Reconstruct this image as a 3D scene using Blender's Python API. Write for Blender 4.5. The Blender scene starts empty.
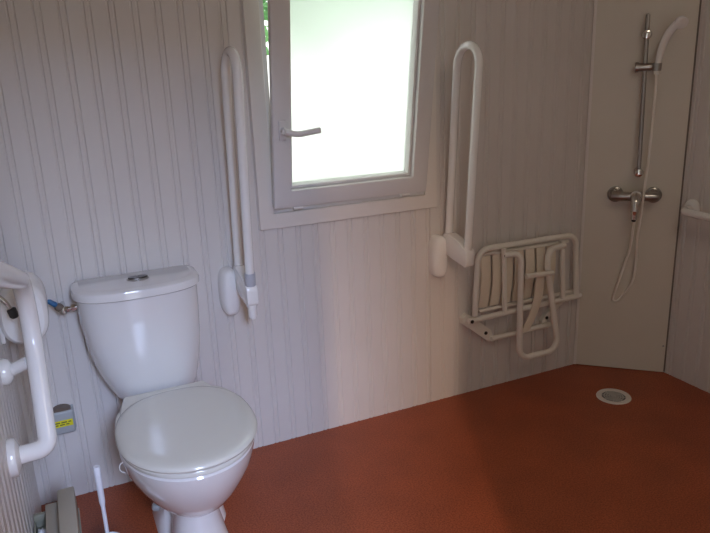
import bpy, bmesh, math, random
from mathutils import Vector, Matrix
random.seed(7)
S = bpy.context.scene
COL = S.collection
PI = math.pi

# ------------------------------------------------------------------ materials
def mat(name, color, rough=0.5, metal=0.0, spec=0.5, var=0.03, scale=6.0, bump=0.0, bscale=60.0, coat=0.0):
    m = bpy.data.materials.new(name); m.use_nodes = True
    nt = m.node_tree; b = nt.nodes['Principled BSDF']
    tc = nt.nodes.new('ShaderNodeTexCoord')
    nz = nt.nodes.new('ShaderNodeTexNoise'); nz.inputs['Scale'].default_value = scale; nz.inputs['Detail'].default_value = 4
    nt.links.new(tc.outputs['Object'], nz.inputs['Vector'])
    cr = nt.nodes.new('ShaderNodeValToRGB')
    c = color
    cr.color_ramp.elements[0].position = 0.3; cr.color_ramp.elements[1].position = 0.7
    cr.color_ramp.elements[0].color = (c[0]*(1-var), c[1]*(1-var), c[2]*(1-var), 1)
    cr.color_ramp.elements[1].color = (min(1, c[0]*(1+var)), min(1, c[1]*(1+var)), min(1, c[2]*(1+var)), 1)
    nt.links.new(nz.outputs['Fac'], cr.inputs['Fac']); nt.links.new(cr.outputs['Color'], b.inputs['Base Color'])
    b.inputs['Roughness'].default_value = rough; b.inputs['Metallic'].default_value = metal
    b.inputs['Specular IOR Level'].default_value = spec
    b.inputs['Coat Weight'].default_value = coat; b.inputs['Coat Roughness'].default_value = 0.08
    if bump:
        n2 = nt.nodes.new('ShaderNodeTexNoise'); n2.inputs['Scale'].default_value = bscale; n2.inputs['Detail'].default_value = 3
        nt.links.new(tc.outputs['Object'], n2.inputs['Vector'])
        bp = nt.nodes.new('ShaderNodeBump'); bp.inputs['Strength'].default_value = bump; bp.inputs['Distance'].default_value = 0.002
        nt.links.new(n2.outputs['Fac'], bp.inputs['Height']); nt.links.new(bp.outputs['Normal'], b.inputs['Normal'])
    return m

M = {}
M['wall'] = mat('white_cladding', (0.73, 0.685, 0.64), 0.36, var=0.02, scale=3)
M['panel'] = mat('panel_laminate', (0.72, 0.67, 0.57), 0.38, var=0.02, scale=3)
M['ceil'] = mat('ceiling_white', (0.80, 0.74, 0.66), 0.6)
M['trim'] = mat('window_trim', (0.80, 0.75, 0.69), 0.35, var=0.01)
M['sash'] = mat('white_pvc', (0.74, 0.72, 0.70), 0.3, var=0.01)
M['porcelain'] = mat('porcelain', (0.83, 0.81, 0.78), 0.10, var=0.01, coat=0.6)
M['lid'] = mat('ivory_plastic', (0.74, 0.72, 0.64), 0.16, var=0.01, coat=0.3)
M['rail'] = mat('white_enamel', (0.90, 0.88, 0.84), 0.16, var=0.01, coat=0.3)
M['seatw'] = mat('cream_plastic', (0.90, 0.86, 0.77), 0.35, var=0.02)
M['slat'] = mat('cream_slat', (0.88, 0.79, 0.64), 0.4, var=0.03)
M['chrome'] = mat('chrome', (0.62, 0.60, 0.56), 0.13, metal=1.0, var=0.01)
M['dchrome'] = mat('dull_chrome', (0.40, 0.38, 0.35), 0.28, metal=1.0, var=0.05, scale=20)
M['darkmetal'] = mat('dark_metal', (0.20, 0.19, 0.18), 0.35, metal=1.0)
M['bright'] = mat('bright_white_plastic', (0.93, 0.91, 0.86), 0.25, var=0.01)
M['black'] = mat('black_rubber', (0.02, 0.018, 0.016), 0.4)
M['darkgap'] = mat('dark_seal', (0.17, 0.14, 0.11), 0.6)
M['blue'] = mat('blue_plastic', (0.03, 0.13, 0.28), 0.35)
M['boxgrey'] = mat('grey_plastic', (0.42, 0.44, 0.44), 0.45)
M['boxtop'] = mat('brown_plug', (0.16, 0.12, 0.09), 0.5)
M['yellow'] = mat('yellow_label', (0.80, 0.72, 0.02), 0.5, var=0.04)
M['print'] = mat('label_print', (0.16, 0.15, 0.04), 0.6)
M['bin'] = mat('beige_plastic', (0.46, 0.41, 0.32), 0.45, var=0.03)
M['binin'] = mat('olive_plastic', (0.33, 0.32, 0.24), 0.55, var=0.08)
M['tissue'] = mat('tissue_paper', (0.86, 0.86, 0.88), 0.8, var=0.03, bump=0.4)
M['brush'] = mat('white_plastic', (0.82, 0.84, 0.88), 0.3, var=0.01)
M['grate'] = mat('grey_grate', (0.16, 0.155, 0.145), 0.5)
M['gratetop'] = mat('grate_plastic', (0.50, 0.48, 0.44), 0.4)
M['drain'] = mat('drain_white', (0.78, 0.73, 0.66), 0.35)
M['leaf'] = mat('green_leaf', (0.26, 0.55, 0.22), 0.5, var=0.5, scale=9)
M['bark'] = mat('bark', (0.14, 0.10, 0.07), 0.9, var=0.3, bump=0.8)
M['gravel'] = mat('pale_gravel', (0.75, 0.73, 0.70), 0.9, var=0.15, scale=20, bump=0.5)
M['greyclip'] = mat('sleeve_grey', (0.50, 0.51, 0.55), 0.4)

def floor_mat():
    m = bpy.data.materials.new('red_vinyl'); m.use_nodes = True
    nt = m.node_tree; b = nt.nodes['Principled BSDF']
    tc = nt.nodes.new('ShaderNodeTexCoord')
    n1 = nt.nodes.new('ShaderNodeTexNoise'); n1.inputs['Scale'].default_value = 190; n1.inputs['Detail'].default_value = 2
    n2 = nt.nodes.new('ShaderNodeTexNoise'); n2.inputs['Scale'].default_value = 5; n2.inputs['Detail'].default_value = 6
    for n in (n1, n2): nt.links.new(tc.outputs['Object'], n.inputs['Vector'])
    r1 = nt.nodes.new('ShaderNodeValToRGB'); e = r1.color_ramp.elements
    e[0].position = 0.36; e[0].color = (0.25, 0.050, 0.017, 1); e[1].position = 0.64; e[1].color = (0.45, 0.108, 0.040, 1)
    r2 = nt.nodes.new('ShaderNodeValToRGB'); e = r2.color_ramp.elements
    e[0].position = 0.3; e[0].color = (0.84, 0.84, 0.84, 1); e[1].position = 0.75; e[1].color = (1.08, 1.07, 1.06, 1)
    nt.links.new(n1.outputs['Fac'], r1.inputs['Fac']); nt.links.new(n2.outputs['Fac'], r2.inputs['Fac'])
    mx = nt.nodes.new('ShaderNodeMix'); mx.data_type = 'RGBA'; mx.blend_type = 'MULTIPLY'; mx.inputs[0].default_value = 1
    nt.links.new(r1.outputs['Color'], mx.inputs[6]); nt.links.new(r2.outputs['Color'], mx.inputs[7])
    nt.links.new(mx.outputs[2], b.inputs['Base Color'])
    b.inputs['Roughness'].default_value = 0.42; b.inputs['Specular IOR Level'].default_value = 0.4
    bp = nt.nodes.new('ShaderNodeBump'); bp.inputs['Strength'].default_value = 0.06; bp.inputs['Distance'].default_value = 0.001
    nt.links.new(n1.outputs['Fac'], bp.inputs['Height']); nt.links.new(bp.outputs['Normal'], b.inputs['Normal'])
    return m
M['floor'] = floor_mat()

def pane_mat():
    m = bpy.data.materials.new('frosted_glass'); m.use_nodes = True
    nt = m.node_tree; nt.nodes.clear()
    out = nt.nodes.new('ShaderNodeOutputMaterial')
    tr = nt.nodes.new('ShaderNodeBsdfTranslucent'); tr.inputs['Color'].default_value = (0.92, 0.96, 0.93, 1)
    gl = nt.nodes.new('ShaderNodeBsdfPrincipled')
    gl.inputs['Base Color'].default_value = (0.95, 1.0, 0.96, 1); gl.inputs['Transmission Weight'].default_value = 1
    gl.inputs['IOR'].default_value = 1.25; gl.inputs['Roughness'].default_value = 0.38
    nz = nt.nodes.new('ShaderNodeTexNoise'); nz.inputs['Scale'].default_value = 400
    bp = nt.nodes.new('ShaderNodeBump'); bp.inputs['Strength'].default_value = 0.2; bp.inputs['Distance'].default_value = 0.001
    tc = nt.nodes.new('ShaderNodeTexCoord'); nt.links.new(tc.outputs['Object'], nz.inputs['Vector'])
    nt.links.new(nz.outputs['Fac'], bp.inputs['Height']); nt.links.new(bp.outputs['Normal'], gl.inputs['Normal'])
    mx = nt.nodes.new('ShaderNodeMixShader'); mx.inputs[0].default_value = 0.65
    nt.links.new(tr.outputs[0], mx.inputs[1]); nt.links.new(gl.outputs[0], mx.inputs[2]); nt.links.new(mx.outputs[0], out.inputs[0])
    return m
M['pane'] = pane_mat()

# ------------------------------------------------------------------ object helpers
def tag(o, label=None, cat=None, group=None, kind=None):
    for k, v in (('label', label), ('category', cat), ('group', group), ('kind', kind)):
        if v: o[k] = v
    return o
def thing(name, label, cat, loc, group=None):
    o = bpy.data.objects.new(name, None); o.empty_display_size = 0.05; COL.objects.link(o)
    o.location = loc
    return tag(o, label, cat, group)
ROOT = {}
def part(name, bm, m, parent=None, label=None, smooth=True, angle=40):
    """bm is written in room coordinates; shifted to the thing's base when parented"""
    off = Vector((0, 0, 0)); p = parent
    while p is not None:
        off += Vector(p.location); p = p.parent
    if off.length: bmesh.ops.translate(bm, verts=bm.verts, vec=-off)
    bmesh.ops.recalc_face_normals(bm, faces=bm.faces)
    me = bpy.data.meshes.new(name); 
    if smooth:
        for f in bm.faces: f.smooth = True
        lim = math.radians(angle)
        for e in bm.edges:
            if len(e.link_faces) == 2 and e.calc_face_angle(0) > lim: e.smooth = False
    bm.to_mesh(me); bm.free()
    me.materials.append(M[m] if isinstance(m, str) else m)
    o = bpy.data.objects.new(name, me); COL.objects.link(o); o.parent = parent
    if label: o['label'] = label
    return o
def solo(name, bm, m, label, cat, base, group=None):
    """a thing that is one mesh, origin at base"""
    bmesh.ops.translate(bm, verts=bm.verts, vec=-Vector(base))
    o = part(name, bm, m); o.location = base
    return tag(o, label, cat, group)
def struct(name, bm, m, parent=None, smooth=False):
    o = part(name, bm, m, parent, smooth=smooth)
    if parent is None: o['kind'] = 'structure'
    return o

# ------------------------------------------------------------------ shape helpers
def BM(): return bmesh.new()
def add_box(bm, x0, x1, y0, y1, z0, z1, bev=0.0, seg=2, rot=None, piv=None):
    r = bmesh.ops.create_cube(bm, size=1)
    vs = r['verts']
    for v in vs:
        v.co = Vector(((x0+x1)/2+v.co.x*(x1-x0), (y0+y1)/2+v.co.y*(y1-y0), (z0+z1)/2+v.co.z*(z1-z0)))
    if bev:
        es = list({e for v in vs for e in v.link_edges})
        rr = bmesh.ops.bevel(bm, geom=es, offset=bev, segments=seg, profile=0.5, affect='EDGES')
        vs = list({v for f in rr['faces'] for v in f.verts} | {v for v in vs if v.is_valid})
    if rot is not None:
        bmesh.ops.rotate(bm, verts=vs, cent=piv or Vector(((x0+x1)/2, (y0+y1)/2, (z0+z1)/2)), matrix=rot)
    return vs
def box(*a, **k):
    bm = BM(); add_box(bm, *a, **k); return bm
def fillet(pts, r, n=6):
    pts = [Vector(p) for p in pts]
    rs = r if isinstance(r, (list, tuple)) else [r]*len(pts)
    out = [pts[0]]
    for i in range(1, len(pts)-1):
        a, b, c = pts[i-1], pts[i], pts[i+1]
        u = (a-b); w = (c-b); lu, lw = u.length, w.length; u.normalize(); w.normalize()
        ang = u.angle(w)
        d = min(rs[i]/math.tan(ang/2), lu*0.49, lw*0.49)
        rr = d*math.tan(ang/2)
        p0 = b+u*d
        cen = b+(u+w).normalized()*(rr/math.sin(ang/2))
        n0 = (p0-cen); ax = n0.cross(b+w*d-cen)
        tot = n0.angle(b+w*d-cen)
        for k in range(n+1):
            out.append(cen+Matrix.Rotation(tot*k/n, 3, ax.normalized()) @ n0)
    out.append(pts[-1]); return out
def bez(p, n=20):
    """Catmull-Rom through the points"""
    p = [Vector(q) for q in p]; q = [2*p[0]-p[1]]+p+[2*p[-1]-p[-2]]; out = []
    for i in range(1, len(q)-2):
        for k in range(n):
            t = k/n
            out.append(0.5*((2*q[i])+(q[i+1]-q[i-1])*t+(2*q[i-1]-5*q[i]+4*q[i+1]-q[i+2])*t*t+(3*q[i]-q[i-1]-3*q[i+1]+q[i+2])*t**3))
    out.append(p[-1]); return out
def add_tube(bm, pts, r, seg=14, closed=False, cap=True, flat=None):
    pts = [Vector(p) for p in pts]; n = len(pts)
    rad = r if isinstance(r, (list, tuple)) else [r]*n
    T = []
    for i in range(n):
        if closed: d = pts[(i+1) % n]-pts[i-1]
        else: d = pts[min(i+1, n-1)]-pts[max(i-1, 0)]
        T.append(d.normalized())
    up = Vector((0, 0, 1)) if abs(T[0].z) < 0.9 else Vector((1, 0, 0))
    N = (up-T[0]*up.dot(T[0])).normalized(); rings = []
    for i in range(n):
        if i:
            ax = T[i-1].cross(T[i])
            if ax.length > 1e-8: N = Matrix.Rotation(T[i-1].angle(T[i]), 3, ax.normalized()) @ N
            N = (N-T[i]*N.dot(T[i])).normalized()
        B = T[i].cross(N)
        rings.append([bm.verts.new(pts[i]+(N*math.cos(2*PI*k/seg)+B*math.sin(2*PI*k/seg))*rad[i]) for k in range(seg)])
    m = n if closed else n-1
    for i in range(m):
        a, b = rings[i], rings[(i+1) % n]
        for k in range(seg): bm.faces.new((a[k], a[(k+1) % seg], b[(k+1) % seg], b[k]))
    if not closed and cap:
        bm.faces.new(rings[0][::-1]); bm.faces.new(rings[-1])
def tube(*a, **k):
    bm = BM(); add_tube(bm, *a, **k); return bm
def add_lathe(bm, prof, origin, axis, seg=28):
    """prof: list of (radius, height along axis)"""
    ax = Vector(axis).normalized(); o = Vector(origin)
    u = ax.orthogonal().normalized(); w = ax.cross(u); rings = []
    for r, h in prof:
        if r < 1e-6: rings.append([bm.verts.new(o+ax*h)])
        else: rings.append([bm.verts.new(o+ax*h+(u*math.cos(2*PI*k/seg)+w*math.sin(2*PI*k/seg))*r) for k in range(seg)])
    for a, b in zip(rings, rings[1:]):
        if len(a) == 1 and len(b) == 1: continue
        for k in range(seg):
            k2 = (k+1) % seg
            if len(a) == 1: bm.faces.new((a[0], b[k2], b[k]))
            elif len(b) == 1: bm.faces.new((a[k], a[k2], b[0]))
            else: bm.faces.new((a[k], a[k2], b[k2], b[k]))
    if len(rings[0]) > 1: bm.faces.new(rings[0][::-1])
    if len(rings[-1]) > 1: bm.faces.new(rings[-1])
def lathe(*a, **k):
    bm = BM(); add_lathe(bm, *a, **k); return bm
def add_loft(bm, rings, cap0=True, cap1=True):
    R = [[bm.verts.new(Vector(p)) for p in r] for r in rings]; n = len(R[0])
    for a, b in zip(R, R[1:]):
        for k in range(n): bm.faces.new((a[k], a[(k+1) % n], b[(k+1) % n], b[k]))
    if cap0: bm.faces.new(R[0][::-1])
    if cap1: bm.faces.new(R[-1])
def loft(*a, **k):
    bm = BM(); add_loft(bm, *a, **k); return bm

# ------------------------------------------------------------------ room
XL, XR, YR, ZC = -0.19, 2.49, -2.62, 2.4
PITCH, OFF = 0.0700, -0.0235           # cladding boards: a pair of grooves every 70 mm
def profile(a, b):
    """(coordinate, depth) along a clad wall from a to b: each board has two V grooves either side of a narrow bead"""
    pts = [(a, 0.0)]
    k = math.floor((a-OFF)/PITCH)-1
    while True:
        c = OFF+k*PITCH
        if c-0.02 > b: break
        for g in (c-0.009, c+0.009):
            for d, h in ((-0.0042, 0), (-0.0014, 0.0038), (0.0014, 0.0038), (0.0042, 0)):
                x = g+d
                if a+1e-5 < x < b-1e-5: pts.append((x, h))
        k += 1
    pts.append((b, 0.0)); return pts
def clad(bm, a, b, z0, z1, place, thick=0.07):
    """front profile plus a flat back; place(t, depth, z) -> point"""
    P = profile(a, b); prev = None
    for t, h in P:
        cur = (bm.verts.new(place(t, h, z0)), bm.verts.new(place(t, h, z1)))
        if prev: bm.faces.new((prev[0], cur[0], cur[1], prev[1]))
        prev = cur
    q = [bm.verts.new(place(t, thick, z)) for t, z in ((a, z0), (b, z0), (b, z1), (a, z1))]
    bm.faces.new(q[::-1])
    # close the rim
    f = [bm.verts.new(place(t, 0.0, z)) for t, z in ((a, z0), (b, z0), (b, z1), (a, z1))]
    for i in range(4): bm.faces.new((f[i], f[(i+1) % 4], q[(i+1) % 4], q[i]))
# window opening
WX0, WX1, WZ0, WZ1 = 0.725, 1.385, 0.93, 1.92
bm = BM(); pl = lambda t, h, z: Vector((t, h, z))
clad(bm, XL-0.07, WX0, 0, ZC, pl); clad(bm, WX1, XR+0.07, 0, ZC, pl)
clad(bm, WX0, WX1, 0, WZ0, pl); clad(bm, WX0, WX1, WZ1, ZC, pl)
struct('wall_back', bm, 'wall')
YJ, XJ = -1.62, -1.15            # nearer the door the room is wider: the left wall steps out
bm = BM(); clad(bm, YJ+0.07, 0.0, 0, ZC, lambda t, h, z: Vector((XL-h, t, z))); struct('wall_left', bm, 'wall')
bm = BM(); clad(bm, XJ, XL, 0, ZC, lambda t, h, z: Vector((t, YJ+h, z))); struct('wall_return', bm, 'wall')
bm = BM(); clad(bm, YR, YJ+0.07, 0, ZC, lambda t, h, z: Vector((XJ-h, t, z))); struct('wall_alcove', bm, 'wall')
bm = BM(); clad(bm, YR, 0.0, 0, ZC, lambda t, h, z: Vector((XR+h, t, z))); struct('wall_right', bm, 'wall')
DX0, DX1, DZ = 0.03, 0.40, 2.02
bm = BM(); pl = lambda t, h, z: Vector((t, YR-h, z))
clad(bm, XJ-0.07, DX0, 0, ZC, pl); clad(bm, DX1, XR+0.07, 0, ZC, pl); clad(bm, DX0, DX1, DZ, ZC, pl)
struct('wall_rear', bm, 'wall')
bm = BM()
add_box(bm, DX0-0.05, DX0, YR-0.08, YR+0.015, 0, DZ+0.05); add_box(bm, DX1, DX1+0.05, YR-0.08, YR+0.015, 0, DZ+0.05); add_box(bm, DX0, DX1, YR-0.08, YR+0.015, DZ, DZ+0.05)
struct('trim_1', bm, 'trim')
struct('floor', box(XJ-0.07, XR+0.07, YR-0.07, 0.07, -0.06, 0.0), 'floor')
struct('ceiling', box(XJ-0.07, XR+0.07, YR-0.07, 0.07, ZC, ZC+0.06), 'ceil')
struct('ground', box(-14, 14, -14, 14, -0.30, -0.20), 'gravel')

# boxed corner behind the shower: smooth panel set diagonally, dark joint on its right side
A = Vector((2.184, 0.0, 0)); Bp = Vector((2.489, -0.284, 0)); dv = (Bp-A).normalized(); nv = Vector((dv.y, -dv.x, 0))  # nv towards the room
if nv.dot(Vector((-1, -1, 0))) < 0: nv = -nv
def onp(s, z, k=0.0): return A+dv*s+nv*k+Vector((0, 0, z))
LP = (Bp-A).length
def slab(s0, s1, k0, k1, z0, z1):
    bm = BM(); add_loft(bm, [[onp(s0, z, k0), onp(s1, z, k0), onp(s1, z, k1), onp(s0, z, k1)] for z in (z0, z1)]); return bm
pn = struct('wall_shower', slab(0.004, LP-0.012, -0.016, 0.0, 0.004, ZC-0.002), 'panel')
struct('joint_seal', slab(LP-0.012, LP-0.001, -0.016, -0.006, 0.004, ZC-0.002), 'darkgap', pn)
struct('edge_highlight', slab(0.0041, 0.017, 0.0002, 0.003, 0.004, ZC-0.002), 'trim', pn)  # pale strip stands in for the bright highlight along the panel's left edge
bm = BM(); add_lathe(bm, [(0.0045, 0), (0.0045, 0.0015), (0, 0.002)], onp(LP-0.022, 0.135, -0.0005), nv, 12)
struct('screw', bm, 'dchrome', pn, smooth=True)

# ------------------------------------------------------------------ window: casing, tilted sash, frosted pane
w = bpy.data.objects.new('window_1', None); COL.objects.link(w); w.location = (1.05, 0, 0.93); w['kind'] = 'structure'
def ring_frame(x0, x1, z0, z1, wd, y0, y1, bev=0.0, wb=None, wt=None):
    """four mitred members"""
    bm = BM(); wb = wb or wd; wt = wt or wd
    o = [(x0, z0), (x1, z0), (x1, z1), (x0, z1)]; i = [(x0+wd, z0+wb), (x1-wd, z0+wb), (x1-wd, z1-wt), (x0+wd, z1-wt)]
    V = {}
    for nm, L in (('o', o), ('i', i)):
        for k, (x, z) in enumerate(L):
            for yn, y in (('f', y0), ('b', y1)): V[nm, k, yn] = bm.verts.new((x, y, z))
    for k in range(4):
        j = (k+1) % 4
        bm.faces.new((V['o', k, 'f'], V['o', j, 'f'], V['i', j, 'f'], V['i', k, 'f']))
        bm.faces.new((V['o', k, 'b'], V['i', k, 'b'], V['i', j, 'b'], V['o', j, 'b']))
        bm.faces.new((V['o', k, 'f'], V['o', k, 'b'], V['o', j, 'b'], V['o', j, 'f']))
        bm.faces.new((V['i', k, 'f'], V['i', j, 'f'], V['i', j, 'b'], V['i', k, 'b']))
    if bev: bmesh.ops.bevel(bm, geom=list(bm.edges), offset=bev, segments=2, profile=0.5, affect='EDGES')
    return bm
struct('window_trim', ring_frame(0.672, 1.412, 0.872, 1.97, 0.055, -0.014, 0.001, 0.002), 'trim', w)
struct('window_frame', ring_frame(WX0+0.001, WX1-0.001, WZ0+0.001, WZ1-0.001, 0.018, -0.006, 0.069, 0.001), 'sash', w)
# sash built closed, then leaned into the room about its lower edge
TILT = math.radians(8.6); PIV = Vector((1.05, -0.014, 0.945))
def lean(bm):
    bmesh.ops.rotate(bm, verts=bm.verts, cent=PIV, matrix=Matrix.Rotation(TILT, 3, 'X')); return bm
SX0, SX1, SZ0, SZ1 = 0.722, 1.348, 0.952, 1.905
bm = ring_frame(SX0, SX1, SZ0, SZ1, 0.064, -0.040, -0.012, 0.004)
b2 = ring_frame(SX0+0.035, SX1-0.004, SZ0+0.030, SZ1-0.030, 0.029, -0.0125, 0.028, 0.002, 0.034, 0.034)
# the inner edge of the deeper rebate lines up with the face frame on the right too
for v in b2.verts:
    if abs(v.co.x-(SX1-0.033)) < 0.006: v.co.x -= 0.031
tmp = bpy.data.meshes.new('tmp'); b2.to_mesh(tmp); b2.free(); bm.from_mesh(tmp); bpy.data.meshes.remove(tmp)
sash = struct('sash', lean(bm), 'sash', w, smooth=True)
struct('glazing_bead', lean(ring_frame(SX0+0.0645, SX1-0.0645, SZ0+0.0645, SZ1-0.0645, 0.011, -0.020, 0.0275, 0.002)), 'sash', sash, smooth=True)
struct('pane', lean(box(SX0+0.068, SX1-0.068, 0.014, 0.020, SZ0+0.068, SZ1-0.068)), 'pane', sash)
bm = BM()
add_box(bm, 0.742, 0.768, -0.047, -0.039, 1.200, 1.270, 0.0035)
add_lathe(bm, [(0.011, 0), (0.011, 0.020), (0.0, 0.024)], (0.757, -0.046, 1.236), (0, -1, 0), 16)
hd = fillet([(0.755, -0.066, 1.236), (0.80, -0.074, 1.225), (0.882, -0.072, 1.234)], 0.08)
add_tube(bm, hd, [0.0105]*len(hd), 14)
struct('window_handle', lean(bm), 'sash', sash, smooth=True)
for x in (0.795, 1.238):
    bm = BM(); add_tube(bm, [(x, -0.034, 0.944), (x+0.036, -0.034, 0.944)], 0.006, 12); add_box(bm, x+0.004, x+0.032, -0.034, -0.012, 0.940, 0.951)
    struct('hinge', bm, 'rail', sash, smooth=True)

# ------------------------------------------------------------------ toilet
TC = 0.238
toilet = thing('toilet', 'white close-coupled toilet with closed ivory lid against the back wall', 'toilet', (TC, -0.38, 0))
def dplan(cx, hw, yb, ys, yf, z, n=40, e=2.6):
    """D shaped plan: flat back at yb, sides to ys, bowed front reaching yf"""
    pts = [(cx-hw+0.02, yb), (cx-hw+0.004, yb-0.004), (cx-hw, yb-0.02)]
    for k in range(n+1):
        a = PI+PI*k/n
        c, s = math.cos(a), math.sin(a)
        x = cx+hw*math.copysign(abs(c)**(2/e), c); y = ys-(ys-yf)*abs(s)**(2/e)
        pts.append((x, y))
    pts += [(cx+hw, yb-0.02), (cx+hw-0.004, yb-0.004), (cx+hw-0.02, yb)]
    return [Vector((x, y, z)) for x, y in pts]
CC = 0.216
rings = []
for z, hw, yf, cx in ((0.372, 0.108, -0.132, .238), (0.377, 0.122, -0.145, .238), (0.40, 0.136, -0.158, .236), (0.44, 0.151, -0.170, .231), (0.50, 0.169, -0.181, .225), (0.58, 0.183, -0.190, .220), (0.67, 0.190, -0.196, .217), (0.752, 0.192, -0.200, CC)):
    rings.append(dplan(cx, hw, -0.012, -0.085, yf, z))
cis = part('cistern', loft(rings), 'porcelain', toilet)
rings = []
for z, g in ((0.7525, -0.003), (0.754, 0.004), (0.758, 0.008), (0.772, 0.008), (0.781, 0.005), (0.786, -0.004), (0.788, -0.016)):
    rings.append(dplan(CC, 0.194+g, -0.010, -0.085, -0.206-g, z))
clid = part('cistern_lid', loft(rings), 'porcelain', toilet)
bm = BM()
for s in (-1, 1):
    pts = []
    for k in range(17):
        a = PI*k/16-PI/2
        pts.append((0.222+s*(0.0015+0.030*math.cos(a)), -0.088+0.017*math.sin(a)))
    add_loft(bm, [[Vector((x, y, z)) for x, y in pts] for z in (0.787, 0.794)])
part('flush_button', bm, 'darkmetal', clid, 'chrome oval two-part flush button')
part('button_collar', lathe([(0.036, 0), (0.036, 0.003), (0.033, 0.0035)], (0.222, -0.088, 0.7865), (0, 0, 1), 32), 'dchrome', clid)
for v in toilet.children:
    pass
# bowl
def oval(cx, hw, yb, yf, z, n=56, eb=2.7, yc=None):
    """egg plan: blunt at the back, rounded at the front"""
    yc = yc if yc is not None else yb+(yf-yb)*0.50
    pts = []
    for k in range(n):
        a = 2*PI*k/n; c, s = math.cos(a), math.sin(a)
        e = eb if s > 0 else 2.1
        x = cx+hw*math.copysign(abs(c)**(2/e), c)
        y = yc+(yb-yc if s > 0 else yc-yf)*math.copysign(abs(s)**(2/e), s)
        pts.append(Vector((x, y, z)))
    return pts
BX = 0.266
R = []
for z, hw, yb, yf in ((0.160, 0.068, -0.30, -0.545), (0.180, 0.092, -0.24, -0.580), (0.21, 0.124, -0.20, -0.618), (0.25, 0.153, -0.18, -0.650), (0.29, 0.173, -0.175, -0.674), (0.33, 0.188, -0.175, -0.696), (0.37, 0.195, -0.175, -0.710), (0.388, 0.196, -0.175, -0.714), (0.394, 0.192, -0.177, -0.710)):
    R.append(oval(BX, hw, yb, yf, z))
bm = loft(R)
add_box(bm, 0.128, 0.366, -0.24, -0.015, 0.28, 0.366, 0.018, 3)
part('bowl', bm, 'porcelain', toilet)
def ped(z, f, r, w0, yf, cx=BX):
    """pedestal plan: rounded front column, waist, wider trapway behind"""
    half = [(0.0, yf), (0.45*f, yf+0.006), (0.78*f, yf+0.024), (0.96*f, yf+0.055), (f, yf+0.09), (0.93*f, yf+0.125), (w0, yf+0.148), (w0, yf+0.162), (r*0.86, yf+0.178), (r, yf+0.215), (r, -0.20), (r*0.9, -0.16), (r*0.7, -0.145)]
    pts = [(cx+x, y) for x, y in half]+[(cx-x, y) for x, y in reversed(half[1:])]
    return [Vector((x, y, z)) for x, y in pts]
R = []
for z, f, r, w0, yf in ((0.0, 0.094, 0.112, 0.072, -0.565), (0.012, 0.092, 0.110, 0.068, -0.562), (0.05, 0.083, 0.104, 0.058, -0.553), (0.10, 0.073, 0.099, 0.050, -0.543), (0.15, 0.066, 0.094, 0.046, -0.537), (0.21, 0.064, 0.090, 0.046, -0.535)):
    R.append(ped(z, f, r, w0, yf))
pedo = part('pedestal', loft(R), 'porcelain', toilet)
part('bolt_cap', lathe([(0.014, 0), (0.014, 0.014), (0.009, 0.020), (0, 0.021)], (BX-0.098, -0.33, 0.085), (-0.9, 0, 0.35), 18), 'boxgrey', pedo, 'grey plastic bolt cap')
# seat ring and lid
R0 = [oval(BX, 0.194+g, -0.195, -0.716-g, z, eb=3.4) for z, g in ((0.397, -0.004), (0.400, 0.002), (0.408, 0.003), (0.413, 0.0))]
part('seat', loft(R0), 'lid', toilet)
R1 = []
for z, g in ((0.4165, -0.003), (0.419, 0.004), (0.424, 0.006), (0.430, 0.004), (0.434, -0.002), (0.4365, -0.012), (0.4385, -0.022), (0.4395, -0.05), (0.4410, -0.09), (0.4420, -0.13)):
    R1.append(oval(BX, 0.195+g, -0.232+min(0, g*0.7), -0.719-g, z, eb=2.5))
slid = part('seat_lid', loft(R1), 'lid', toilet)
R = []
for y, xa, xb, zt in ((-0.182, 0.122, 0.378, 0.418), (-0.186, 0.118, 0.382, 0.422), (-0.26, 0.100, 0.405, 0.4225), (-0.34, 0.086, 0.434, 0.4165), (-0.40, 0.082, 0.448, 0.4140)):
    R.append([Vector((xa, y, 0.3955)), Vector((xb, y, 0.3955)), Vector((xb, y, zt-0.004)), Vector((xb-0.004, y, zt)), Vector((xa+0.004, y, zt)), Vector((xa, y, zt-0.004))])
part('hinge_block', loft(R), 'lid', toilet)
part('flush_ring', lathe([(0.05, 0), (0.05, 0.012)], (0.245, -0.075, 0.361), (0, 0, 1), 24), 'greyclip', toilet)
part('paper_tab', tube(bez([(BX-0.192, -0.52, 0.385), (BX-0.202, -0.525, 0.380), (BX-0.203, -0.53, 0.366), (BX-0.190, -0.53, 0.355)], 6), 0.0014, 8), 'rail', toilet)

# stop valve feeding the cistern
sv = thing('stop_valve', 'small chrome angle valve with blue tap beside the white cistern', 'valve', (-0.02, -0.075, 0.70))
bm = BM()
add_tube(bm, [(0.0245, -0.075, 0.7205), (-0.012, -0.075, 0.716)], 0.0075, 14)
add_lathe(bm, [(0.0125, 0), (0.0125, 0.012)], (0.0205, -0.075, 0.7203), (-1, 0, -0.12), 6)
add_lathe(bm, [(0.011, 0), (0.011, 0.010)], (0.000, -0.075, 0.7175), (-1, 0, -0.12), 6)
part('outlet', bm, 'chrome', sv)
bm = BM(); add_lathe(bm, [(0.0, -0.014), (0.010, -0.012), (0.014, 0), (0.010, 0.012), (0, 0.014)], (-0.016, -0.075, 0.716), (0, 0, 1), 16)
add_tube(bm, [(-0.016, -0.075, 0.716), (-0.016, -0.001, 0.716)], 0.008, 12)
part('valve_body', bm, 'chrome', sv)
part('collar_nut', lathe([(0.013, 0), (0.014, 0.004), (0.014, 0.013), (0.011, 0.018)], (-0.022, -0.078, 0.722), (-0.62, 0, 0.78), 8), 'boxtop', sv, 'brown brass collar')
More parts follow.
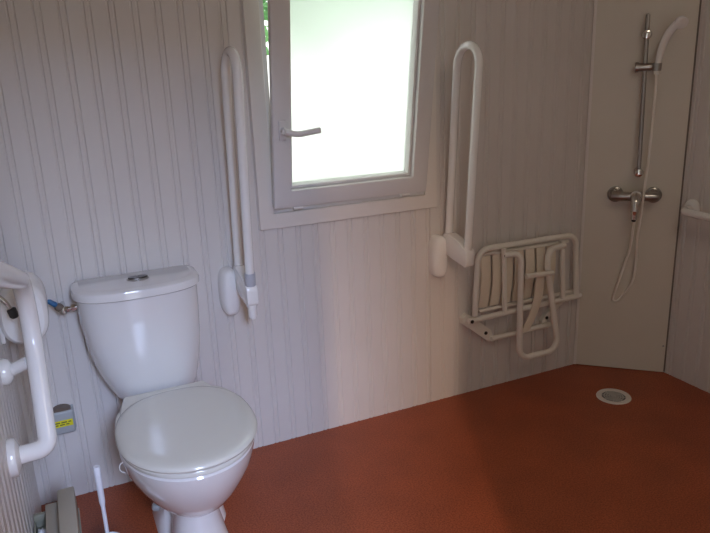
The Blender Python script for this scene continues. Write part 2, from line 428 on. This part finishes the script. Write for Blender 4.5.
part('tap_handle', lathe([(0.006, 0), (0.009, 0.004), (0.008, 0.026), (0.004, 0.032)], (-0.033, -0.08, 0.736), (-0.75, 0, 0.66), 12), 'blue', sv, 'blue plastic tap handle')

# ------------------------------------------------------------------ toilet roll dispenser on the left wall
dp = thing('wall_mounted_toilet_roll_dispenser', 'rounded white toilet roll dispenser behind the thick angled grab rail', 'dispenser', (XL, -0.18, 0.78))
R = []
for y, g in ((-0.085, 0.010), (-0.092, 0.003), (-0.105, 0.0), (-0.245, 0.0), (-0.260, 0.004), (-0.268, 0.013)):
    ring = []
    for k in range(40):
        a = 2*PI*k/40; c, s = math.cos(a), math.sin(a); e = 2.5
        x = -0.122+(0.067-g)*math.copysign(abs(c)**(2/e), c); z = 0.778+(0.092-g)*math.copysign(abs(s)**(2/e), s)
        ring.append(Vector((x, y, z)))
    R.append(ring)
part('cover', loft(R), 'rail', dp); part('wall_plate', box(XL, XL+0.012, -0.255, -0.100, 0.70, 0.856, 0.002), 'rail', dp)
bm = BM()
add_lathe(bm, [(0.016, 0), (0.016, 0.006), (0.006, 0.010)], (XL, -0.33, 0.868), (1, 0, 0), 18)
pts = bez([(XL+0.006, -0.33, 0.868), (-0.172, -0.335, 0.868), (-0.155, -0.335, 0.848), (-0.144, -0.330, 0.822)], 8)
add_tube(bm, pts, 0.0065, 12)
add_box(bm, -0.188, -0.17, -0.335, -0.26, 0.862, 0.866)
part('paper_arm', bm, 'chrome', dp, 'curved chrome arm')
part('arm_tip', lathe([(0.008, 0), (0.0125, 0.004), (0.0125, 0.024), (0.008, 0.030)], (-0.1445, -0.330, 0.826), (0.25, 0, -1), 14), 'black', dp, 'black tip of the arm')

# grey junction box with yellow sticker
jb = thing('wall_mounted_junction_box', 'small grey box with a yellow sticker low on the back wall', 'box', (-0.072, 0, 0.27))
bm = BM(); add_box(bm, -0.110, -0.038, -0.042, -0.003, 0.268, 0.352, 0.008, 3); part('housing', bm, 'boxgrey', jb); part('wall_plate', box(-0.112, -0.036, -0.004, 0.0, 0.266, 0.354, 0.0015), 'boxgrey', jb)
bm = BM()
add_loft(bm, [[Vector((-0.074+0.033*math.cos(a), -0.0005-0.036*abs(math.sin(a)) if False else y, 0.343+0.020*math.sin(a))) for a in [PI*k/18 for k in range(19)]] for y in (-0.036, -0.002)])
part('knockout', bm, 'boxtop', jb, 'brown rounded cable entry')
lb = part('sticker', box(-0.104, -0.044, -0.0432, -0.0415, 0.298, 0.321), 'yellow', jb, 'yellow warning sticker')
bm = BM()
for z, xs in ((0.3135, (-0.100, -0.084, -0.080, -0.062, -0.058, -0.049)), (0.3055, (-0.098, -0.090, -0.086, -0.070, -0.066, -0.056))):
    for i in range(0, 6, 2): add_box(bm, xs[i], xs[i+1], -0.0438, -0.0430, z-0.002, z+0.002)
part('printed_lines', bm, 'print', lb)

# ------------------------------------------------------------------ toilet brush in its holder, waste bin with a tissue
BRX, BRY = 0.004, -0.475
bh = solo('brush_holder', lathe([(0.044, 0), (0.046, 0.006), (0.040, 0.10), (0.039, 0.118), (0.036, 0.120), (0.034, 0.116), (0.036, 0.012), (0, 0.010)], (BRX, BRY, 0.0), (0, 0, 1), 32), 'brush', 'white round brush pot on the red floor left of the toilet', 'brush pot', (BRX, BRY, 0))
tb = thing('toilet_brush', 'white toilet brush standing upright in the round white pot', 'brush', (BRX, BRY, 0.012))
part('handle', lathe([(0.0, 0.368), (0.009, 0.366), (0.0105, 0.358), (0.0095, 0.33), (0.0085, 0.25), (0.0060, 0.235), (0.0055, 0.10)], (BRX, BRY, 0), (0, 0, 1), 16), 'brush', tb)
part('bristle_head', lathe([(0.006, 0.102), (0.024, 0.095), (0.028, 0.06), (0.022, 0.02), (0, 0.0125)], (BRX, BRY, 0), (0, 0, 1), 20), 'tissue', tb)

wb = thing('waste_bin', 'beige plastic waste bin with stepped lid in the corner beside the brush', 'bin', (-0.125, -0.5, 0))
bx0, bx1, by0, by1, bz = -0.187, -0.062, -0.70, -0.355, 0.175
bm = BM()
add_loft(bm, [[Vector((bx0+i, by0+i, z)), Vector((bx1-i, by0+i, z)), Vector((bx1-i, by1-i, z)), Vector((bx0+i, by1-i, z))] for z, i in ((0, 0.012), (bz, 0.0), (bz, 0.004), (0.150, 0.005))], cap0=True, cap1=True)
part('body', bm, 'binin', wb)
ld = part('lid', box(-0.114, -0.066, by0, -0.352, bz+0.0005, 0.252, 0.004), 'bin', wb)
part('lid_step', box(-0.151, -0.1142, by0, -0.358, bz+0.0005, 0.218, 0.003), 'bin', ld)
part('rim', box(-0.187, -0.1512, -0.372, -0.355, bz+0.0005, 0.196, 0.003), 'binin', wb)
bm = BM()
bmesh.ops.create_icosphere(bm, subdivisions=3, radius=0.0205)
for v in bm.verts:
    k = 1+0.22*math.sin(9*v.co.x*40+3)*math.cos(7*v.co.y*40)+0.15*random.uniform(-1, 1)
    v.co = v.co*k; v.co.z *= 0.7; v.co.x *= 0.62
bmesh.ops.translate(bm, verts=bm.verts, vec=(-0.1665, -0.425, 0.1665))
solo('crumpled_tissue', bm, 'tissue', 'crumpled white tissue lying inside the beige waste bin', 'tissue', (-0.1665, -0.425, 0.150))

# ------------------------------------------------------------------ angled grab rail on the left wall
gr = thing('angled_grab_rail', 'thick white angled grab rail on the left wall by the toilet', 'grab rail', (XL, -0.6, 0.5))
RX, RR = -0.100, 0.0235
path = fillet([(XL+0.004, -0.610, 0.525), (RX, -0.590, 0.520), (RX, -0.300, 0.890), (RX, -1.380, 1.198), (XL+0.004, -1.42, 1.209)], [0, 0.030, 0.20, 0.04, 0], 14)
part('rail', tube(path, RR, 22), 'rail', gr)
for (y, z) in ((-0.610, 0.525), (-1.42, 1.209)):
    part('wall_flange', lathe([(0.048, 0), (0.049, 0.010), (0.046, 0.018), (0.028, 0.026)], (XL, y, z), (1, 0, 0), 32), 'rail', gr)
bm = BM(); add_tube(bm, [(XL+0.02, -0.40, 0.672), (-0.118, -0.43, 0.700)], 0.017, 18)
part('support_arm', bm, 'rail', gr)
part('wall_flange', lathe([(0.036, 0), (0.037, 0.012), (0.033, 0.020), (0.02, 0.028)], (XL, -0.40, 0.672), (1, 0, 0), 28), 'rail', gr)

# ------------------------------------------------------------------ folding grab rails either side of the window
def make_folding_rail(label, group):
    t = thing('folding_grab_rail', label, 'grab rail', (0, 0, 0.66), group)
    # local frame: x = 0 is the plane of the raised U, wall at y = 0
    yw, yn, zb, zt, ln = -0.042, -0.183, 0.72, 1.487, 0.064      # the raised U leans a little into the room
    lean_y = lambda y, z: y-ln*(z-zb)/(zt-zb)
    c = (yw+yn)/2; r = (yw-yn)/2
    arc = [(c+r*math.cos(a), zt-r+r*math.sin(a)) for a in [PI*k/16 for k in range(17)]]
    path = [(0, lean_y(y, z), z) for y, z in [(yw, 0.735)]+arc+[(yn, 0.70)]]
    part('rail', tube(path, 0.0155, 18), 'rail', t)
    # hinge shoe: wedge bridging the tube feet
    prof = [(-0.022, 0.690), (-0.022, 0.750), (-0.040, 0.768), (-0.075, 0.772), (-0.14, 0.752), (-0.198, 0.728), (-0.203, 0.715), (-0.203, 0.668), (-0.190, 0.655), (-0.09, 0.675)]
    bm = BM(); add_loft(bm, [[Vector((x, y, z)) for y, z in prof] for x in (-0.020, 0.020)])
    bmesh.ops.bevel(bm, geom=list(bm.edges), offset=0.005, segments=2, profile=0.5, affect='EDGES')
    part('hinge_shoe', bm, 'rail', t)
    # wall casing
    R = []
    for y, g in ((0.0, 0.0), (-0.028, 0.0), (-0.044, 0.003), (-0.054, 0.010), (-0.058, 0.020)):
        ring = []
        for k in range(40):
            a = 2*PI*k/40; cc, s = math.cos(a), math.sin(a); e = 3.0
            ring.append(Vector((-0.036+(0.035-g)*math.copysign(abs(cc)**(2/e), cc), y, 0.668+(0.088-g)*math.copysign(abs(s)**(2/e), s))))
        R.append(ring)
    cas = part('wall_casing', loft(R), 'rail', t)
    part('pivot_pin', lathe([(0.012, 0), (0.012, 0.055), (0.009, 0.058)], (-0.025, -0.034, 0.72), (1, 0, 0), 16), 'rail', t)
    return t
def copy_tree(o, parent=None):
    c = o.copy(); COL.objects.link(c); c.parent = parent
    for ch in list(o.children): copy_tree(ch, c)
    return c
GRP = 'folding grab rails raised beside the window'
fr = make_folding_rail('white folding grab rail raised upright left of the window', GRP)
fr2 = copy_tree(fr); fr2['label'] = 'white folding grab rail raised upright between the window and shower seat'
fr.location = (0.572, 0, 0.66); fr2.location = (1.449, 0, 0.66)
# only the left one shows a printed sleeve and a screw bracket at its foot
part('sleeve', lathe([(0.0180, 0), (0.0185, 0.002), (0.0185, 0.043), (0.0180, 0.045)], (0.572, -0.1838, 0.730), (0, -0.08, 1), 20), 'greyclip', fr, 'grey label sleeve')
part('end_plug', lathe([(0.0155, 0), (0.0155, 0.040), (0.012, 0.050), (0, 0.052)], (0.572, -0.183, 0.660), (0, 0.02, -1), 20), 'rail', fr)

# ------------------------------------------------------------------ folding shower seat
st = thing('folding_shower_seat', 'cream folding shower seat folded up flat against the back wall', 'shower seat', (1.85, 0, 0.24))
yF = -0.052
part('seat_frame', tube(fillet([(1.576, yF, 0.385), (1.590, yF, 0.676), (2.113, yF, 0.672), (2.133, yF, 0.375)], 0.055, 8), 0.0125, 16), 'seatw', st)
part('top_bar', tube([(1.625, yF+0.014, 0.648), (2.08, yF+0.014, 0.641)], 0.0085, 12), 'seatw', st)
bm = BM(); add_tube(bm, [(1.545, yF, 0.366), (2.158, yF, 0.376)], 0.0125, 16); part('hinge_bar', bm, 'seatw', st)
bm = BM(); add_tube(bm, [(1.60, yF+0.006, 0.398), (2.10, yF+0.006, 0.402)], 0.0075, 12); part('lower_bar', bm, 'seatw', st)
xs = [1.614+0.0585*k for k in range(7)]
for i, x in enumerate(xs):
    wdt = 0.047; rows = []
    N = 12
    for k in range(N+1):
        z = 0.408+(0.648-0.408)*k/N
        b = 0.012*math.sin(PI*k/N)
        bow = -0.008*(1-k/N)**2
        rows.append([Vector((x+bow+0.0, -0.034-b, z)), Vector((x+bow+wdt*0.5, -0.038-b, z)), Vector((x+bow+wdt, -0.034-b, z)), Vector((x+bow+wdt, -0.027-b, z)), Vector((x+bow, -0.027-b, z))])
    part('slat', loft(rows), 'slat', st)
for x0, x1, zt, zb in ((1.709, 1.722, 0.668, 0.384), (2.024, 2.044, 0.660, 0.384)):
    bm = BM(); add_tube(bm, [(x0, -0.066, zt), (x1, -0.066, zb)], 0.011, 14); br = part('upright', bm, 'seatw', st)
    part('screw', lathe([(0.006, 0), (0.006, 0.003), (0.004, 0.004)], (x0, -0.077, zt-0.03), (0, -1, 0), 12), 'black', br)
# drop leg: two shoulders and a long flared loop
LY = -0.092
loop = fillet([(1.706, LY+0.02, 0.641), (1.780, LY, 0.641), (1.788, LY, 0.152), (2.008, LY, 0.152), (1.925, LY, 0.56), (1.927, LY, 0.638), (2.03, LY+0.02, 0.636)], [0, 0.04, 0.055, 0.05, 0.04, 0.045, 0], 8)
part('drop_leg', tube(loop, 0.0135, 16), 'seatw', st)
part('leg_crossbar', tube([(1.800, LY-0.012, 0.539), (1.945, LY-0.012, 0.533)], 0.0115, 14), 'seatw', st)
# curved strap hanging from the crossbar
rows = []
for k in range(15):
    t = k/14; z = 0.538-0.275*t; x = 1.898+0.016*math.sin(PI*t*0.6)-0.075*t**2.2; y = -0.078+0.018*t
    rows.append([Vector((x-0.022, y-0.003, z)), Vector((x, y-0.007, z)), Vector((x+0.022, y-0.003, z)), Vector((x+0.022, y+0.003, z)), Vector((x-0.022, y+0.003, z))])
part('strap', loft(rows), 'slat', st)
part('lower_rail', tube([(1.675, -0.036, 0.252), (2.000, -0.036, 0.258)], 0.0115, 14), 'seatw', st)
for x0, s in ((1.552, 1),):
    bm = BM()
    pl_ = [(x0-0.022, 0.372), (x0+0.004, 0.388), (x0+0.026, 0.372), (x0+0.125, 0.292), (x0+0.140, 0.255), (x0+0.118, 0.236), (x0+0.095, 0.255), (x0-0.018, 0.345)]
    add_loft(bm, [[Vector((x, y, z)) for x, z in pl_] for y in (-0.030, -0.001)])
    bk = part('wall_bracket', bm, 'seatw', st)
    for (x, z, y) in ((x0+0.002, 0.366, -0.0645), (x0+0.098, 0.283, -0.030)):
        part('screw', lathe([(0.008, 0), (0.008, 0.003), (0.005, 0.005)], (x, y, z), (0, -1, 0), 12), 'black', bk)
bm = BM()
pl_ = [(2.10, 0.392), (2.170, 0.392), (2.172, 0.352), (2.085, 0.345), (1.990, 0.278), (2.006, 0.236), (1.975, 0.236), (1.965, 0.275), (1.985, 0.302), (2.075, 0.362)]
add_loft(bm, [[Vector((x, y, z)) for x, z in pl_] for y in (-0.026, -0.001)])
bk = part('wall_bracket', bm, 'seatw', st)
for (x, z) in ((2.095, 0.357), (1.990, 0.288)):
    part('screw', lathe([(0.008, 0), (0.008, 0.003), (0.005, 0.005)], (x, -0.026, z), (0, -1, 0), 12), 'black', bk)

# ------------------------------------------------------------------ shower: riser rail, hand shower with hose, mixer
sr = thing('shower_riser_rail', 'slim chrome shower riser rail on the diagonal corner panel', 'shower rail', onp(0.215, 0.90))
SK = 0.048
p0, p1 = onp(0.226, 0.928, SK), onp(0.2135, 1.582, SK)
bm = BM(); add_tube(bm, [p0, p1], 0.0088, 16); part('pole', bm, 'dchrome', sr)
part('end_cap', lathe([(0.0088, 0), (0.0088, 0.004), (0.0, 0.010)], p1, (0, 0, 1), 14), 'dchrome', sr)
for s, z in ((0.2255, 0.945), (0.2145, 1.510)):
    bm = BM(); add_lathe(bm, [(0.0175, 0), (0.0175, 0.006), (0.010, 0.012), (0.010, 0.036), (0.017, 0.040), (0.0195, 0.052), (0.016, 0.062), (0.0, 0.066)], onp(s, z), nv, 24)
    part('wall_mount', bm, 'chrome', sr)
bm = BM()
zc = 1.382
add_tube(bm, [onp(0.192, zc, SK), onp(0.240, zc, SK)], 0.017, 18)
add_tube(bm, [onp(0.180, zc, SK), onp(0.192, zc, SK)], 0.0205, 18)
add_tube(bm, [onp(0.240, zc, SK), onp(0.262, zc+0.004, SK+0.012)], 0.0145, 18)
add_lathe(bm, [(0.017, 0), (0.0185, 0.03)], onp(0.262, zc-0.016, SK+0.016), (0, 0, 1), 18)
part('slider', bm, 'dchrome', sr)

hs = thing('hand_shower', 'white curved hand shower with white hose held in the chrome slider', 'hand shower', onp(0.262, 1.40, 0.06))
hp = bez([onp(0.262, 1.352, SK+0.016), onp(0.265, 1.40, SK+0.018), onp(0.273, 1.450, SK+0.024), onp(0.288, 1.500, SK+0.036), onp(0.312, 1.538, SK+0.055), onp(0.334, 1.553, SK+0.072)], 8)
rr = [0.0115+0.0045*min(1, i/(len(hp)*0.55)) for i in range(len(hp))]
part('handset', tube(hp, rr, 18), 'bright', hs)
d = (onp(0.345, 1.540, SK+0.105)-onp(0.338, 1.559, SK+0.078)).normalized()
bm = BM(); add_lathe(bm, [(0.012, -0.012), (0.021, -0.004), (0.025, 0.010), (0.025, 0.016), (0.020, 0.0185), (0, 0.019)], onp(0.329, 1.552, SK+0.069), d, 24)
part('spray_head', bm, 'bright', hs)
hose = bez([onp(0.262, 1.356, SK+0.016), onp(0.262, 1.25, SK+0.026), onp(0.259, 1.05, SK+0.030), onp(0.253, 0.90, SK+0.030), onp(0.247, 0.78, SK+0.022), onp(0.241, 0.64, SK+0.004), onp(0.246, 0.54, 0.030), onp(0.236, 0.440, 0.022), onp(0.188, 0.356, 0.014), onp(0.165, 0.346, 0.014), onp(0.163, 0.372, 0.016), onp(0.190, 0.49, 0.028), onp(0.2135, 0.60, 0.042), onp(0.222, 0.70, 0.052), onp(0.2235, 0.775, 0.056)], 8)
part('hose', tube(hose, 0.0052, 10), 'seatw', hs)

mx = thing('shower_mixer', 'chrome lever shower mixer with two round wall flanges on the corner panel', 'mixer tap', onp(0.217, 0.78))
ZM = 0.842
for s in (0.140, 0.296):
    part('wall_flange', lathe([(0.0345, 0), (0.0345, 0.010), (0.033, 0.014), (0.027, 0.017), (0.024, 0.030), (0.018, 0.034), (0.018, 0.05)], onp(s, ZM), nv, 28), 'dchrome', mx)
bm = BM()
add_tube(bm, [onp(0.124, ZM, 0.052), onp(0.132, ZM, 0.052), onp(0.140, ZM, 0.052), onp(0.296, ZM, 0.052), onp(0.304, ZM, 0.052), onp(0.312, ZM, 0.052)], [0.017, 0.0195, 0.0205, 0.0205, 0.0195, 0.017], 20)
add_lathe(bm, [(0.022, 0), (0.023, 0.02), (0.021, 0.03)], onp(0.220, ZM, 0.052), (nv*0.8+Vector((0, 0, 0.25))).normalized(), 24)
add_tube(bm, [onp(0.2235, ZM-0.01, 0.055), onp(0.2235, 0.790, 0.056)], 0.0105, 14)
part('mixer_body', bm, 'dchrome', mx)
bm = BM()
lv = [onp(0.219, ZM+0.008, 0.082), onp(0.218, ZM-0.012, 0.105), onp(0.217, ZM-0.05, 0.114), onp(0.216, ZM-0.088, 0.114)]
add_tube(bm, bez(lv, 6), [0.021]*4+[0.0195]*5+[0.0165]*5+[0.013]*5, 16)
part('lever', bm, 'chrome', mx)
part('lever_tip', lathe([(0.0095, 0), (0.0095, 0.008), (0.006, 0.011)], onp(0.216, ZM-0.088, 0.114), (0, 0, -1), 14), 'black', mx)

# ------------------------------------------------------------------ drain and right wall rail
dr = thing('floor_drain', 'round white floor drain with grey grate in the red floor', 'drain', (2.108, -0.343, 0))
part('drain_rim', lathe([(0.073, 0.0005), (0.071, 0.0045), (0.056, 0.0050), (0.050, 0.003), (0.050, 0.0005)], (2.108, -0.343, 0), (0, 0, 1), 44), 'drain', dr)
bm = BM()
for r0, r1 in ((0.0, 0.012), (0.0175, 0.0225), (0.0275, 0.0325), (0.0375, 0.0420)):
    if r0 == 0: add_lathe(bm, [(r1, 0.001), (r1, 0.0045), (0, 0.005)], (2.108, -0.343, 0), (0, 0, 1), 40)
    else:
        n = 40; rg = []
        for r, h in ((r0, 0.001), (r0, 0.0042), (r1, 0.0042), (r1, 0.001)):
            rg.append([Vector((2.108+r*math.cos(2*PI*k/n), -0.343+r*math.sin(2*PI*k/n), h)) for k in range(n)])
        add_loft(bm, rg, False, False)
for k in range(8):
    a = PI*k/4; add_box(bm, 2.108+0.012, 2.108+0.049, -0.3445, -0.3415, 0.001, 0.0038, rot=Matrix.Rotation(a, 3, 'Z'), piv=Vector((2.108, -0.343, 0.002)))
part('grate', bm, 'gratetop', dr)
part('drain_pit', lathe([(0.0499, 0.0004), (0.0499, 0.0010), (0, 0.0010)], (2.108, -0.343, 0), (0, 0, 1), 40), 'grate', dr, 'dark grey openings of the drain')

rw = thing('right_wall_grab_rail', 'straight white grab rail running along the right wall beside the shower', 'grab rail', (XR, -0.7, 0.78))
part('rail', tube(fillet([(XR-0.004, -0.335, 0.795), (2.418, -0.345, 0.791), (2.418, -1.12, 0.765), (XR-0.004, -1.13, 0.765)], [0, 0.028, 0.028, 0], 8), 0.0165, 18), 'rail', rw)
for y, z in ((-0.335, 0.797), (-1.13, 0.765)):
    part('wall_flange', lathe([(0.036, 0), (0.036, 0.010), (0.030, 0.018), (0.018, 0.022)], (XR, y, z), (-1, 0, 0), 28), 'rail', rw)

# ------------------------------------------------------------------ outside: a leafy tree seen through the gap and the frosted pane
def tree(loc, label, h0, crown, seed, n):
    rnd = random.Random(seed)
    t = thing('tree', label, 'tree', loc)
    L = Vector(loc)
    bm = BM()
    add_tube(bm, bez([L, L+Vector((0.06, 0.03, h0*0.5)), L+Vector((0.0, 0.1, h0)), L+Vector((0.1, 0.1, h0+0.8))], 5), [0.11-0.0045*i for i in range(16)], 10)
    for k in range(14):
        a = rnd.uniform(0, 2*PI); b0 = L+Vector((0, 0.1, h0-0.2+0.06*k))
        add_tube(bm, [b0, b0+Vector((math.cos(a)*0.5, math.sin(a)*0.5, 0.25)), b0+Vector((math.cos(a)*1.0, math.sin(a)*1.0, rnd.uniform(0.1, 0.6)))], [0.03, 0.02, 0.008], 6)
    part('trunk', bm, 'bark', t)
    bm = BM()
    for k in range(n):
        while True:
            v = Vector((rnd.uniform(-1, 1), rnd.uniform(-1, 1), rnd.uniform(-1, 1)))
            if v.length < 1: break
        c = L+Vector((0, 0.1, h0+crown[2]*0.55))+Vector((v.x*crown[0], v.y*crown[1], v.z*crown[2]))
        u = Vector((rnd.gauss(0, 1), rnd.gauss(0, 1), rnd.gauss(0, .6))).normalized(); w_ = u.orthogonal().normalized(); s = rnd.uniform(0.05, 0.10)
        vs = [bm.verts.new(c+q) for q in (-u*s, w_*s*0.45, u*s, -w_*s*0.45)]
        bm.faces.new(vs)
    part('leaves', bm, 'leaf', t, smooth=False)
    return t
tree((2.2, 3.1, -0.2), 'leafy green tree just outside the open tilted window', 2.15, (1.5, 0.9, 0.95), 3, 2900)

# ------------------------------------------------------------------ light: bright overcast sky, open door behind the camera
wd = bpy.data.worlds.new('sky'); S.world = wd; wd.use_nodes = True
nt = wd.node_tree; bg = nt.nodes['Background']
sky = nt.nodes.new('ShaderNodeTexSky'); sky.sky_type = 'HOSEK_WILKIE'; sky.turbidity = 6; sky.ground_albedo = 0.5
sky.sun_direction = Vector((0.3, 0.6, 0.75)).normalized()
mixn = nt.nodes.new('ShaderNodeMix'); mixn.data_type = 'RGBA'; mixn.inputs[0].default_value = 0.15
mixn.inputs[6].default_value = (0.96, 1.0, 0.97, 1)
nt.links.new(sky.outputs[0], mixn.inputs[7]); nt.links.new(mixn.outputs[2], bg.inputs['Color'])
bg.inputs['Strength'].default_value = 2.2

def area(name, loc, target, sx, sy, power, col):
    l = bpy.data.lights.new(name, 'AREA'); l.shape = 'RECTANGLE'; l.size = sx; l.size_y = sy; l.energy = power; l.color = col
    o = bpy.data.objects.new(name, l); COL.objects.link(o); o.location = loc
    o.rotation_euler = (Vector(target)-Vector(loc)).to_track_quat('-Z', 'Y').to_euler()
    return o
area('door_skylight', (0.08, -5.9, 3.30), (0.25, -1.0, 0.8), 1.9, 1.5, 570, (0.50, 0.63, 1.0))
area('door_warm_light', (-1.02, -5.9, 3.4), (0.9, -0.3, 0.5), 0.10, 1.1, 100, (1.0, 0.70, 0.52))
area('warm_fill', (1.35, -1.9, 2.36), (1.35, -1.9, 0), 0.5, 0.5, 5.4, (1.0, 0.86, 0.71))  # added warm fill below the ceiling, no known fixture there

# ------------------------------------------------------------------ camera
cam = bpy.data.cameras.new('camera'); co = bpy.data.objects.new('camera', cam); COL.objects.link(co)
cam.sensor_width = 36; cam.lens = 678.069*36/710; cam.clip_start = 0.02
Rv = Vector((0.9073, -0.4188, -0.0374)); Uv = Vector((0.1507, 0.2407, 0.9588)); Fv = Vector((0.3926, 0.8756, -0.2815))
mw = Matrix((Rv, Uv, -Fv)).transposed().to_4x4(); mw.translation = Vector((0, -2.332, 1.4255))
co.matrix_world = mw
S.camera = co
S.view_settings.view_transform = 'Standard'; S.view_settings.look = 'None'; S.view_settings.exposure = 0.0
